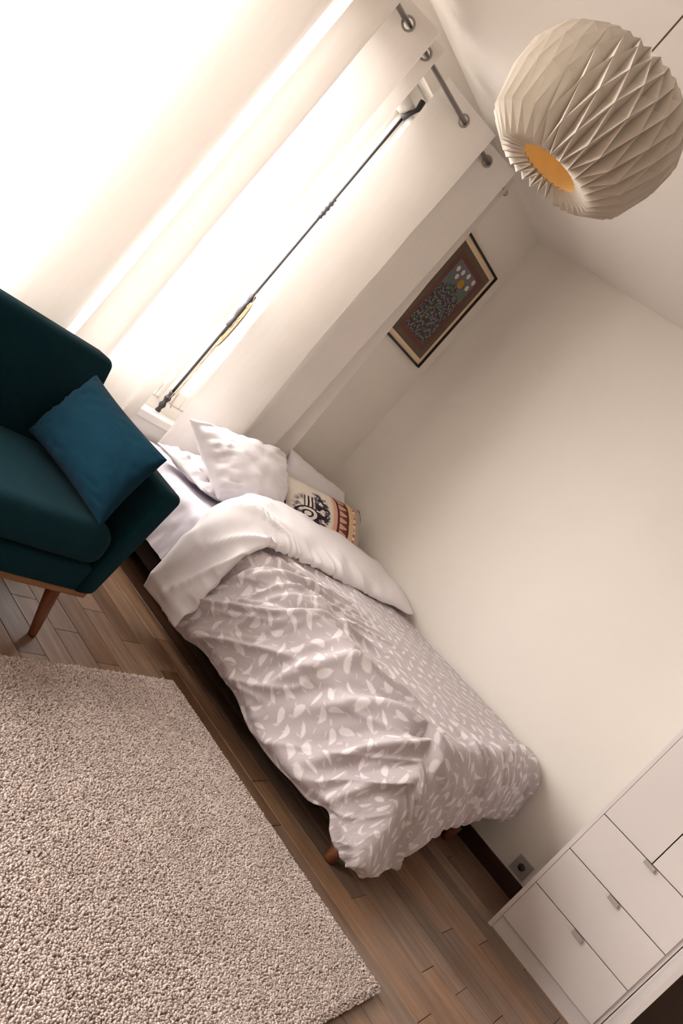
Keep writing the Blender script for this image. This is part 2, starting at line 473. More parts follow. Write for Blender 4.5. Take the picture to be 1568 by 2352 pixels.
def vnoise(x, y, seed=0):
    """smooth value noise in -1..1, numpy arrays"""
    x = np.asarray(x, float); y = np.asarray(y, float)
    xi = np.floor(x).astype(np.int64); yi = np.floor(y).astype(np.int64)
    xf = x - xi; yf = y - yi
    u = xf * xf * xf * (xf * (xf * 6 - 15) + 10); v = yf * yf * yf * (yf * (yf * 6 - 15) + 10)
    def h(i, j):
        n = (i * 374761393 + j * 668265263 + seed * 974634541) & 0x7fffffff
        n = ((n ^ (n >> 13)) * 1274126177) & 0x7fffffff
        n = n ^ (n >> 16)
        return (n & 0xffff) / 32767.5 - 1
    a = h(xi, yi); b = h(xi + 1, yi); c = h(xi, yi + 1); d = h(xi + 1, yi + 1)
    return (a * (1 - u) + b * u) * (1 - v) + (c * (1 - u) + d * u) * v

def fbm(x, y, seed=0, oct=3):
    s = 0; a = 1; t = 0
    for o in range(oct):
        s = s + a * vnoise(np.asarray(x) * 2 ** o, np.asarray(y) * 2 ** o, seed + o * 13); t += a; a *= 0.5
    return s / t

def ss(x, a, b):
    t = np.clip((x - a) / (b - a), 0, 1); return t * t * (3 - 2 * t)

def grid_faces(nu, nv, keep=None):
    i, j = np.meshgrid(np.arange(nu - 1), np.arange(nv - 1), indexing='ij')
    a = (i * nv + j).ravel()
    f = np.stack([a, a + nv, a + nv + 1, a + 1], 1)
    return f if keep is None else f[keep.ravel()]

def grid_normals(P):
    du = np.gradient(P, axis=0); dv = np.gradient(P, axis=1)
    n = np.cross(du, dv); n /= np.maximum(np.linalg.norm(n, axis=2, keepdims=True), 1e-9)
    return n

# ------------------------------------------------------------------ the room
RX0, RY0, H = -6.6, -6.4, 2.5
def struct(o): o['kind'] = 'structure'; return o

# back wall with two openings, built from its piers and panels as one wall
bm = bmesh.new()
w1, w2 = WIN
T = 0.22
for (x0, x1, z0, z1) in ((RX0 - .2, w2[0], 0, H), (w2[1], w1[0], 0, H), (w1[1], 0.2, 0, H),
                         (w2[0], w2[1], 0, w2[2]), (w2[0], w2[1], w2[3], H), (w1[0], w1[1], 0, w1[2]), (w1[0], w1[1], w1[3], H)):
    hexa_bm(corners(x0, x1, 0.0, T, z0, z1), bm=bm)
struct(link('wall_back', bm_mesh('wall_back', bm), M['wall']))
struct(box('wall_right', 0.0, 0.2, RY0 - .2, 0.0, 0, H, M['wall']))
struct(box('wall_left', RX0 - .2, RX0, RY0 - .2, 0.0, 0, H, M['wall']))
struct(box('wall_front', RX0, 0.0, RY0 - .2, RY0, 0, H, M['wall']))
struct(box('ceiling', RX0 - .2, 0.2, RY0 - .2, T, H, H + 0.12, M['ceiling']))
floor = struct(box('floor', RX0 - .2, 0.2, RY0 - .2, T, -0.12, -0.014, M['subfloor']))

# unseen ground plane, added to block sky light from below the horizon
struct(box('ground', -60, 60, 0.4, 90, -9.2, -9.0, mat_plain('unseen_ground_grey', (0.29, 0.275, 0.26), 0.9, 0.1, 0.2, 0.3)))

# oak planks, laid along the depth of the room, one object each
PW = 0.1092
plank_cache = {}
def plank_mesh(L, w):
    key = (round(L, 3), round(w, 3))
    if key not in plank_cache:
        b = hexa_bm(corners(0, w - 0.0016, 0, L - 0.0016, -0.014, 0.0), 0)
        bmesh.ops.bevel(b, geom=[e for e in b.edges if all(v.co.z > -0.001 for v in e.verts)], offset=0.0012, segments=1, affect='EDGES')
        me = bm_mesh('plank', b); me.materials.append(M['plank']); plank_cache[key] = me
    return plank_cache[key]
LENS = (0.52, 0.70, 0.88, 1.06, 1.24)
far_bm = bmesh.new()                 # planks no part of which the photograph shows
edges = [0.0]
x = -0.777 + 7 * PW
while x > RX0:
    edges.append(x); x -= PW
edges.append(RX0)
for r in range(len(edges) - 1):
    xa, xb = edges[r + 1], edges[r]
    if xb - xa < 0.004: continue
    want = None
    for yj, xl, xh in ((-0.892, -1.939, -1.833), (-1.030, -1.834, -1.729), (-2.3025, -1.245, -1.129), (-2.4075, -1.113, -1.006),
                       (-2.224, -0.886, -0.777), (-2.016, -1.363, -1.254), (-2.411, -1.474, -1.365), (-0.74, -1.72, -1.62)):
        if xa < (xl + xh) / 2 < xb: want = yj
    ys = []
    y = (want if want is not None else -random.choice(LENS) * random.random())
    yy = y
    while yy < 0: ys.append(yy); yy += random.choice(LENS)
    yy = y
    while yy > RY0:
        yy -= random.choice(LENS)
        if yy > RY0: ys.append(yy)
    ys = sorted(set([0.0, RY0] + ys))
    for a, b in zip(ys[:-1], ys[1:]):
        if xb < -2.9 or b < -3.1:
            hexa_bm(corners(xa, xb - 0.0016, a, b - 0.0016, -0.014, 0.0), bm=far_bm); continue
        o = bpy.data.objects.new('plank', plank_mesh(b - a, xb - xa)); COL.objects.link(o)
        o.location = (xa, a, 0.0); o.parent = floor
o = link('further_planks', bm_mesh('further_planks', far_bm), M['plank'], floor); o['kind'] = 'stuff'

# skirting boards
struct(box('baseboard_right', -0.016, 0.0, RY0, 0.0, 0.0, 0.076, M['dark_wood'], bevel=0.003))
struct(box('baseboard_back', RX0, -0.016, -0.016, 0.0, 0.0, 0.076, M['dark_wood'], bevel=0.003))

# ------------------------------------------------------------------ windows
def window(name, x0, x1, z0, z1, stile, label):
    w = empty(name, (x0, 0.10, z0), kind='structure')
    w['label'] = label
    fy0, fy1 = 0.085, 0.155
    fw = 0.05
    box('window_frame', x0, x0 + fw, fy0, fy1, z0, z1, M['white_paint'], w, 0.006)
    box('window_frame', x1 - fw, x1, fy0, fy1, z0, z1, M['white_paint'], w, 0.006)
    box('window_frame', x0 + fw, x1 - fw, fy0, fy1, z1 - 0.06, z1, M['white_paint'], w, 0.006)
    box('window_frame', x0 + fw, x1 - fw, fy0, fy1, z0, z0 + 0.06, M['white_paint'], w, 0.006)
    # two leaves meeting at the stile
    for a, b in ((x0 + fw, stile), (stile, x1 - fw)):
        s = 0.052
        for (p0, p1, q0, q1) in ((a, a + s, z0 + .06, z1 - .06), (b - s, b, z0 + .06, z1 - .06)):
            box('sash_stile', p0, p1, 0.078, 0.128, q0, q1, M['white_paint'], w, 0.008, 3)
        box('sash_rail', a + s, b - s, 0.078, 0.128, z0 + .06, z0 + .135, M['white_paint'], w, 0.008, 3)
        box('sash_rail', a + s, b - s, 0.078, 0.128, z1 - .125, z1 - .06, M['white_paint'], w, 0.008, 3)
        box('pane', a + s, b - s, 0.098, 0.104, z0 + .135, z1 - .125, M['glass'], w)
    # half-round cover strip where the leaves meet, and half-round heads on the top rail
    tube('cover_strip', [(stile, 0.074, z0 + 0.05), (stile, 0.074, z1 - 0.07)], 0.024, M['white_paint'], w, 14)
    box('window_sill', x0 - 0.06, x1 + 0.06, -0.018, 0.090, z0 - 0.035, z0 + 0.006, M['white_paint'], w, 0.006)
    box('sill_apron', x0 - 0.03, x1 + 0.03, -0.008, 0.0, z0 - 0.16, z0 - 0.035, M['white_paint'], w, 0.003)
    return w
ST1 = -1.315
win1 = window('window_1', *WIN[0][:2], *WIN[0][2:], ST1, 'white casement window between the curtains beside the bed')
win2 = window('window_2', *WIN[1][:2], *WIN[1][2:], -3.70, 'white casement window behind the bright curtain beside the armchair')
# rounded top blocks of window 1 either side of the lock rod
tube('rail_moulding', [(-1.60, 0.060, 2.235), (-1.352, 0.060, 2.235)], 0.034, M['white_paint'], win1, 18)
tube('rail_moulding', [(-1.305, 0.060, 2.215), (-1.16, 0.060, 2.215)], 0.030, M['white_paint'], win1, 18)
# black lock rod (espagnolette) with knuckles, part of the window
yr = 0.035
rod = tube('lock_rod', [(ST1 - 0.028, yr, 0.60), (ST1 - 0.028, yr, 2.20)], 0.0062, M['black_iron'], win1, 10)
def knuckle(z0, z1, r, nring, name='rod_knuckle'):
    pts, rad = [], []
    n = nring * 4
    for i in range(n + 1):
        t = i / n
        pts.append((ST1 - 0.028, yr - 0.002, z0 + (z1 - z0) * t))
        rad.append(r * (0.78 + 0.22 * math.cos(t * nring * 2 * math.pi)) * (0.75 if i in (0, n) else 1))
    return tube(name, pts, rad, M['black_iron'], win1, 12)
knuckle(1.665, 1.765, 0.0125, 4)
knuckle(0.575, 0.685, 0.0165, 3)
knuckle(1.06, 1.235, 0.019, 2, 'rod_grip')
tube('rod_hook', [(ST1 - 0.028, yr, 2.19), (ST1 - 0.026, yr - 0.012, 2.225), (ST1 - 0.012, yr - 0.014, 2.25), (ST1 + 0.004, yr - 0.004, 2.268), (ST1 + 0.004, yr + 0.004, 2.305)],
     [0.012, 0.011, 0.009, 0.012, 0.014], M['black_iron'], win1, 10)

# ------------------------------------------------------------------ curtain pole and curtains
def rodz(x): return 2.425 + 0.05 * x
pole = empty('curtain_pole', (-2.3, -0.10, rodz(-2.3)), 'grey metal curtain pole running above the windows', 'curtain pole')
tube('rod', [(-5.4, -0.10, rodz(-5.4)), (-0.672, -0.10, rodz(-0.672))], 0.0105, M['steel'], pole, 14)
tube('end_cap', [(-0.674, -0.10, rodz(-0.672)), (-0.662, -0.10, rodz(-0.66)), (-0.650, -0.10, rodz(-0.65))], [0.015, 0.0165, 0.014], M['steel'], pole, 16)
for xb in (-5.2, -2.03, -0.722):
    tube('bracket', [(xb, 0.0, rodz(xb) - 0.004), (xb, -0.06, rodz(xb) - 0.016), (xb, -0.10, rodz(xb) - 0.014)], 0.006, M['steel'], pole, 8)
    tube('bracket_plate', [(xb, 0.0, rodz(xb) - 0.004), (xb, -0.006, rodz(xb) - 0.004)], 0.022, M['steel'], pole, 16)

def catmull(P, per):
    P = [np.array(p, float) for p in P]; P = [2 * P[0] - P[1]] + P + [2 * P[-1] - P[-2]]
    out = []
    for i in range(1, len(P) - 2):
        for t in np.linspace(0, 1, per, endpoint=False):
            a, b, c, d = P[i - 1:i + 3]
            out.append(0.5 * ((2 * b) + (-a + c) * t + (2 * a - 5 * b + 4 * c - d) * t * t + (-a + 3 * b - 3 * c + d) * t ** 3))
    out.append(P[-2]); return np.array(out)

def resample(C, step):
    d = np.r_[0, np.cumsum(np.linalg.norm(np.diff(C, axis=0), axis=1))]
    n = int(d[-1] / step) + 1
    s = np.linspace(0, d[-1], n)
    return np.stack([np.interp(s, d, C[:, k]) for k in range(C.shape[1])], 1), s

def curtain(name, top, bottom, gx, zbot, label, seed):
    """top/bottom: plan paths (x,y) at the heading and at the hem; gx: x of the eyelets"""
    Ct, s = resample(catmull(top, 14), 0.0055); n = len(Ct)
    Cb = catmull(bottom, 14)
    d = np.r_[0, np.cumsum(np.linalg.norm(np.diff(Cb, axis=0), axis=1))]; d /= d[-1]
    q = s / s[-1]
    Cb = np.stack([np.interp(q, d, Cb[:, k]) for k in range(2)], 1)
    ztop = rodz(Ct[:, 0]) + 0.062
    zs = np.r_[np.arange(0, 0.125, 0.0055), np.linspace(0.13, 1, 60)[0:0]]
    lower = np.linspace(0.13, 2.0, 62)
    P = []
    depth = np.r_[zs, lower]
    nz = len(depth)
    X = np.zeros((n, nz, 3))
    for j, dz in enumerate(depth):
        if dz <= 0.125:
            z = ztop - dz; t = 0.0 * z
        else:
            f = (dz - 0.125) / (2.0 - 0.125)
            z = (ztop - 0.125) + (zbot - (ztop - 0.125)) * f
            t = f + 0 * z
        w = ss(t, 0.0, 1.0)
        X[:, j, 0] = Ct[:, 0] * (1 - w) + Cb[:, 0] * w
        X[:, j, 1] = Ct[:, 1] * (1 - w) + Cb[:, 1] * w + 0.006 * fbm(s * 9, np.full(n, t * 5), seed) * np.clip(t * 4, 0, 1)
        X[:, j, 2] = z
    # eyelets where the cloth crosses the pole
    gl = []
    for x in gx:
        cand = np.where(np.abs(Ct[:, 0] - x) < 0.06)[0]
        i = cand[np.argmin(np.abs(Ct[cand, 1] + 0.10) + 0.35 * np.abs(Ct[cand, 0] - x))]
        gl.append(i)
    I = (np.arange(n - 1) + 0.5); keep = np.ones((n - 1, nz - 1), bool)
    for i in gl:
        ds = (I - i) * 0.0055
        zc = 0.5 * (X[:-1, :-1, 2] + X[1:, 1:, 2]); dzc = zc - rodz(Ct[i, 0])
        keep &= (ds[:, None] ** 2 + dzc ** 2) > 0.0205 ** 2
    me = mesh_from(name, X.reshape(-1, 3), grid_faces(n, nz, keep))
    o = link(name, me, M['curtain'], None, True)
    tag(o, label, 'curtain', 'white curtains on the pole')
    for i in gl:
        t = Ct[min(n - 1, i + 2)] - Ct[max(0, i - 2)]
        ring = ring_mesh('eyelet', (Ct[i, 0], Ct[i, 1], rodz(Ct[i, 0])), (-t[1], t[0], 0), 0.0235, 0.0048, 30, 8)
        link('eyelet', ring, M['steel'], o, True)
    return o

def wave(x0, x1, n, ya=-0.05, yb=-0.155, lean=0.62):
    """pleats: a long flank towards the room, a short flank back"""
    P = []; w = (x1 - x0) / n
    for i in range(n):
        a = x0 + i * w
        P += [(a + 0.02 * w, ya), (a + 0.34 * w, -0.10), (a + 0.66 * w, yb), (a + 0.76 * w, yb + 0.012), (a + 0.82 * w, -0.10), (a + 0.88 * w, ya - 0.008)]
    return P + [(x1, ya)]

curtain('curtain', [(-1.362, -0.036), (-1.32, -0.052), (-1.20, -0.10), (-1.075, -0.158), (-1.045, -0.155), (-1.025, -0.10), (-1.01, -0.055), (-0.985, -0.050),
                    (-0.91, -0.10), (-0.79, -0.158), (-0.765, -0.150), (-0.75, -0.10), (-0.742, -0.060), (-0.725, -0.062), (-0.690, -0.125)],
        [(-1.312, -0.060), (-1.28, -0.055), (-1.18, -0.09), (-1.06, -0.135), (-0.99, -0.13), (-0.93, -0.085), (-0.885, -0.06),
         (-0.83, -0.085), (-0.775, -0.13), (-0.745, -0.12), (-0.72, -0.085), (-0.705, -0.08), (-0.69, -0.10), (-0.67, -0.12), (-0.640, -0.14)],
        (-1.20, -1.025, -0.91, -0.75), 0.475, 'white eyelet curtain panel hanging behind the bed pillows, beside the framed picture', 3)
curtain('curtain', [(-2.015, -0.12), (-1.985, -0.055), (-1.955, -0.06), (-1.93, -0.10), (-1.90, -0.150), (-1.88, -0.145), (-1.868, -0.10), (-1.85, -0.05), (-1.825, -0.05), (-1.755, -0.10), (-1.675, -0.158), (-1.655, -0.15),
                    (-1.648, -0.10), (-1.650, -0.055), (-1.632, -0.062), (-1.60, -0.10), (-1.562, -0.132)],
        [(-2.03, -0.10), (-2.00, -0.06), (-1.97, -0.065), (-1.935, -0.10), (-1.90, -0.130), (-1.86, -0.12), (-1.835, -0.09), (-1.80, -0.055), (-1.77, -0.055), (-1.72, -0.09), (-1.665, -0.125), (-1.63, -0.12),
         (-1.622, -0.09), (-1.612, -0.06), (-1.60, -0.06), (-1.59, -0.09), (-1.568, -0.115)],
        (-1.93, -1.868, -1.755, -1.648, -1.60), 0.06, 'white eyelet curtain panel between the armchair and the black window lock rod', 11)
topA = wave(-2.96, -2.30, 2) + [(-2.27, -0.06), (-2.21, -0.10), (-2.13, -0.150), (-2.085, -0.13), (-2.07, -0.11)]
botA = [(x, -0.10 + (y + 0.10) * 0.7) for x, y in topA]
curtain('curtain', topA, botA, [-2.96 + 0.33 * (i + f) for i in range(2) for f in (0.34, 0.82)] + [-2.21], 0.06, 'bright sunlit white curtain panel behind the backrest of the armchair', 21)

# ------------------------------------------------------------------ bed
BX0, BY0, BY1 = -1.375, -0.04, -1.90          # left side, head, foot
bed = empty('bed_base', (-0.70, -1.0, 0.0), 'low dark brown bed base with turned wooden feet under the mattress', 'bed')
box('base_box', BX0 + 0.07, -0.03, BY1 + 0.07, BY0 - 0.01, 0.085, 0.160, M['bed_base'], bed, 0.012, 3)
for lx, ly in ((-1.30, -1.87), (-0.20, -1.87), (-1.28, -0.14), (-0.12, -0.14)):
    tube('leg', [(lx, ly, 0.0), (lx, ly, 0.015), (lx, ly, 0.086)], [0.020, 0.022, 0.031], M['walnut'], bed, 16)

mat_o = empty('mattress', (-0.70, -1.0, 0.185), 'thick mattress in a lilac white fitted sheet on the low bed base', 'mattress')
def mattress():
    nu, nv = 150, 150
    # plan grid wrapped over a rounded box: u across (wall -> left side), v along (head -> foot)
    x_w, r = -0.022, 0.05
    top, bot = 0.455, 0.190
    eu = (x_w - BX0) - r
    U = eu + r * math.pi / 2 + (top - bot - r)
    V1 = (BY0 - BY1) - r
    u = np.linspace(0, U, nu); v = np.linspace(0, V1 + r * math.pi / 2 + (top - bot - r), nv)
    def wrap(d):
        th = np.clip(d / r, 0, math.pi / 2)
        h = np.where(d < 0, d, r * np.sin(th)); dr = np.where(d < 0, 0, r * (1 - np.cos(th)) + np.maximum(d - r * math.pi / 2, 0))
        return h, dr
    UU, VV = np.meshgrid(u, v, indexing='ij')
    hu, du = wrap(UU - eu); hv, dv = wrap(VV - V1)
    RM = 0.13
    pu, pv = np.maximum(UU - eu + RM, 0), np.maximum(VV - V1 + RM, 0)
    pn = (pu ** 9 + pv ** 9) ** (1 / 9); an = np.arctan2(pv, np.maximum(pu, 1e-9))
    hr, dd = wrap(pn - RM)
    on = (pu > 0) | (pv > 0)
    P = np.stack([x_w - (np.minimum(UU, eu - RM) + np.where(on, (RM + hr) * np.cos(an), 0)),
                  BY0 - (np.minimum(VV, V1 - RM) + np.where(on, (RM + hr) * np.sin(an), 0)), top - dd], 2)
    N = grid_normals(P); N *= np.sign(N[5, 5, 2])
    side = ss(UU, eu - 0.10, eu + 0.05)
    h = 0.0035 * fbm(UU * 7, VV * 7, 5) + side * 0.016 * (1 - np.abs(fbm(VV * 15 + UU * 5, UU * 3, 9))) - side * 0.010
    h += 0.010 * np.exp(-((UU - 1.05 - 0.5 * (VV - 0.3)) / 0.05) ** 2) * ss(VV, 0.1, 0.3) * ss(0.9 - VV, 0, 0.3)
    P += N * h[..., None]
    P -= np.array(mat_o.location)
    return mesh_from('fitted_sheet', P.reshape(-1, 3), grid_faces(nu, nv))
o = link('fitted_sheet', mattress(), M['sheet'], mat_o, True)
box('mattress_core', BX0 + 0.10, -0.03, BY1 + 0.10, BY0, 0.187, 0.44, M['sheet'], mat_o, 0.03, 3)

# ------------------------------------------------------------------ duvet (feather print) and its turned-back white edge
duvet = empty('duvet', (-0.70, -1.4, 0.5), 'grey duvet printed with pale feathers, top edge folded back, spread over the bed', 'duvet')
X_W, TOP, ARC, TH = -0.030, 0.525, 0.115, math.radians(79)
EU = 1.315 + X_W        # flat width before the rounding, from the wall
V0 = -0.74              # y where the duvet starts, under the fold
EV = 1.855 + V0         # flat length before the foot rounding
def wrapd(d, r=ARC, th=TH):
    a = np.clip(d / r, 0, th); s = np.maximum(d - r * th, 0)
    h = np.where(d < 0, d, r * np.sin(a) + s * math.cos(th))
    dr = np.where(d < 0, 0, r * (1 - np.cos(a)) + s * math.sin(th))
    return h, dr
def ridge(U, V, a, b, w, h, taper=0.25):
    """a raised crease from a to b in cloth coordinates"""
    a = np.array(a, float); b = np.array(b, float); d = b - a; L = np.linalg.norm(d); d /= L
    t = ((U - a[0]) * d[0] + (V - a[1]) * d[1]) / L
    n = -(U - a[0]) * d[1] + (V - a[1]) * d[0]
    n = n + 0.012 * np.sin(t * 5 + a[0] * 9)
    return h * np.exp(-(n / w) ** 2) * ss(t, -taper, taper) * ss(1 - t, -taper, taper)
def make_duvet():
    nu, nv = 250, 250
    a, b = np.meshgrid(np.linspace(0, 1, nu), np.linspace(0, 1, nv), indexing='ij')
    Us = EU + ARC * TH + 0.325
    U = a * Us
    yv = b                                             # 0..1
    drop_f = np.interp(U[:, 0], [0, 0.10, 0.35, 0.60, 0.85, 1.00, 1.15, 1.35, 1.8], [0.37, 0.365, 0.355, 0.345, 0.36, 0.42, 0.485, 0.525, 0.525])
    Vm = EV + drop_f + 0.015 * vnoise(U[:, 0] * 6, 0 * U[:, 0], 4)
    V = b * Vm[:, None]
    # the side hem waves up and down
    hemw = 1 + (0.05 * np.sin(V * 9 + 1.0) + 0.045 * vnoise(V * 7, V * 0, 8)) * ss(U, EU, Us)
    dU = (U - EU) * np.where(U > EU, hemw, 1); dV = V - EV
    RCN = 0.13                                           # plan radius of the draped corner
    pu, pv = np.maximum(dU + RCN, 0), np.maximum(dV + RCN, 0)
    pn = (pu ** 20 + pv ** 20) ** (1 / 20)
    rad = pn - RCN
    ang = np.arctan2(pv, np.maximum(pu, 1e-9))
    endu = ss(a, 0.955, 1.0); endv = ss(b, 0.955, 1.0); end = np.maximum(endu, endv)
    h, dr = wrapd(rad)
    flare = (np.sin(2 * ang) ** 2) * ss(rad, 0.02, 0.48)
    h = h - 0.05 * end ** 2 * (rad > 0.2) + 0.055 * flare          # hem curls under; spare cloth flares at the corner
    dr = dr - 0.022 * flare ** 3 * ss(rad, 0.25, 0.5)
    both = (pu > 0) | (pv > 0)
    ex = np.where(both, (RCN + h) * np.cos(ang), 0); ey = np.where(both, (RCN + h) * np.sin(ang), 0)
    x = X_W - (np.minimum(U, EU - RCN) + ex); y = V0 - (np.minimum(V, EV - RCN) + ey)
    z = TOP - dr
    # loft: the quilt swells in the middle
    z += 0.020 * np.exp(-((U - 0.75) / 0.55) ** 2) * (1 - ss(rad, 0, 0.1)) + 0.012 * fbm(U * 2.2, V * 2.2, 31, 2) * (1 - ss(rad, 0, 0.12))
    P = np.stack([x, y, z], 2)
    N = grid_normals(P); N *= np.sign(N[20, 20, 2])
    side = ss(U, EU - 0.42, EU + 0.02); foot = ss(V, EV - 0.06, EV + 0.06)
    q = (U * 0.80 + V * 0.60); p = (V * 0.80 - U * 0.60)
    up = ss(V, 0.05, 0.5)
    # diagonal drapes running up towards the foot
    cr = 1 - np.abs(vnoise(q * 7.5, p * 1.6, 17)); cr2 = 1 - np.abs(vnoise(q * 15 + 3, p * 3.0, 23))
    d = side * (0.032 * (cr ** 3 - 0.35) + 0.015 * (cr2 ** 3 - 0.35))
    head = ss(0.74 - V, 0, 0.4) * ss(U, 0.55, 1.15)
    d += head * 0.028 * ((1 - np.abs(vnoise(V * 20 + U * 6.0, U * 2.2, 41))) ** 2 - 0.4)
    for (A, B, w, hh) in (((1.56, 0.74), (1.16, 1.10), 0.032, 0.026), ((1.66, 0.90), (1.20, 1.22), 0.030, 0.030), ((1.50, 0.42), (1.05, 0.62), 0.026, 0.020),
                          ((1.62, 0.58), (1.14, 0.86), 0.028, 0.022), ((1.40, 0.24), (1.00, 0.34), 0.024, 0.018), ((1.70, 1.10), (1.30, 1.34), 0.034, 0.022),
                          ((1.60, 0.32), (1.25, 0.54), 0.022, 0.018)):
        d += ridge(U, V, A, B, w, hh * 1.35)
        dn = np.array(B) - np.array(A); nn = np.array([-dn[1], dn[0]]) / np.linalg.norm(dn) * w * 1.9
        d -= 0.6 * ridge(U, V, np.array(A) + nn, np.array(B) + nn, w * 0.9, hh)
    gath = ss(1.05 - U, 0, 0.15) * ss(V, EV - 0.16, EV - 0.02)
    d += gath * 0.022 * ((1 - np.abs(vnoise(U * 17 + V * 5, V * 4, 51))) ** 2 - 0.4)
    d += gath * 0.009 * vnoise(U * 40 + V * 12, V * 9, 52)
    d += foot * (1 - ss(1.0 - U, 0, 0.1)) * 0.012 * vnoise(U * 6 + V * 5, V * 3, 61)
    d += 0.0035 * fbm(U * 9, V * 9, 71)
    d *= (1 - 0.6 * end) * (1 - 0.75 * flare)
    d += 0.010 * np.sin(ang * 9) * flare * (1 - end)
    P += N * d[..., None]
    P[..., 0] = np.minimum(P[..., 0], -0.004)
    P -= np.array(duvet.location)
    return mesh_from('duvet_cover', P.reshape(-1, 3), grid_faces(nu, nv), np.stack([U.ravel(), V.ravel()], 1))
dc = link('duvet_cover', make_duvet(), M['duvet'], duvet, True)
md = dc.modifiers.new('thickness', 'SOLIDIFY'); md.thickness = 0.022; md.offset = -1
tag(dc, 'grey cover printed with pale feathers')

def make_fold():
    """puffed band lying across the bed and hanging over its side: closed loop swept along the bed's cross-section"""
    nu, nl = 210, 72
    top0 = TOP + 0.006
    L = EU + ARC * TH + 0.31
    u = np.linspace(0, L, nu)
    h, dr = wrapd(u - EU)
    px = X_W - np.where(u < EU, u, EU + h); pz = top0 - dr
    tx = np.gradient(px); tz = np.gradient(pz); ln = np.hypot(tx, tz); nx, nz = tz / ln, -tx / ln     # outward normal
    yh = np.interp(u, [0, 0.25, 0.6, 0.95, 1.15, 1.35, 1.5, L], [-0.50, -0.47, -0.445, -0.47, -0.53, -0.62, -0.66, -0.68])     # head edge
    yf = np.interp(u, [0, 0.2, 0.5, 0.8, 1.1, 1.3, 1.5, L], [-0.965, -0.95, -0.925, -0.905, -0.875, -0.885, -0.915, -0.93])         # foot edge
    yh = np.convolve(np.pad(yh, 8, 'edge'), np.ones(17) / 17, 'valid'); yf = np.convolve(np.pad(yf, 8, 'edge'), np.ones(17) / 17, 'valid')
    yf = yf + 0.010 * vnoise(u * 11, u * 0, 3)
    th = np.linspace(0, 2 * math.pi, nl, endpoint=False)
    ct, st = np.cos(th), np.sin(th)
    prof_y = np.sign(ct) * np.abs(ct) ** 0.75                         # +1 head edge, -1 foot edge
    hgt = np.where(st > 0, np.abs(st) ** 0.75, -0.25 * np.abs(st))     # flat underside
    thick = np.interp(u, [0, 0.2, 0.8, 1.2, 1.45, L], [0.055, 0.068, 0.075, 0.062, 0.050, 0.036])
    lean = 1.0 + 0.35 * prof_y[None, :]                                # thicker at the turned edge
    Y = (yh + yf)[:, None] / 2 + ((yh - yf) / 2)[:, None] * prof_y[None, :]
    Hh = thick[:, None] * hgt[None, :] * lean + 0.026
    UU = np.repeat(u[:, None], nl, 1)
    wr = np.where(st > -0.2, 1.0, 0.0)[None, :]
    # gathered puckers along the seam and long soft drapes
    seam = np.exp(-((prof_y[None, :] + 1) / 0.35) ** 2)
    Hh = Hh + wr * seam * 0.018 * ((1 - np.abs(vnoise(UU * 24, Y * 3, 7))) ** 2 - 0.4) * ss(UU, 0.35, 0.7)
    Hh = Hh + wr * 0.013 * fbm(UU * 4.5 + Y * 5, Y * 6, 12) + wr * ss(UU, 1.0, 1.3) * 0.024 * ((1 - np.abs(vnoise(Y * 15 - UU * 5, UU * 2.5, 13))) ** 2 - 0.4)
    end = ss(UU, L - 0.05, L)
    Hh = Hh * (1 - 0.5 * end)
    PX = px[:, None] + nx[:, None] * Hh; PZ = pz[:, None] + nz[:, None] * Hh
    PZ = PZ + end * 0.03 * vnoise(Y * 14, UU * 0, 5)
    PX = np.minimum(PX, -0.006)
    P = np.stack([PX, Y, PZ], 2) - np.array(duvet.location)
    V = P.reshape(-1, 3).tolist(); F = []
    for i in range(nu - 1):
        for k in range(nl):
            k2 = (k + 1) % nl
            F.append((i * nl + k, i * nl + k2, (i + 1) * nl + k2, (i + 1) * nl + k))
    for base, flip in ((0, True), ((nu - 1) * nl, False)):
        c = len(V); V.append(np.mean(P[0 if flip else nu - 1], axis=0).tolist())
        for k in range(nl):
            k2 = (k + 1) % nl
            F.append((c, base + k2, base + k) if flip else (c, base + k, base + k2))
    return mesh_from('folded_edge', V, F)
fo = link('folded_edge', make_fold(), M['duvet_white'], duvet, True)
tag(fo, 'plain white underside turned back over the top')

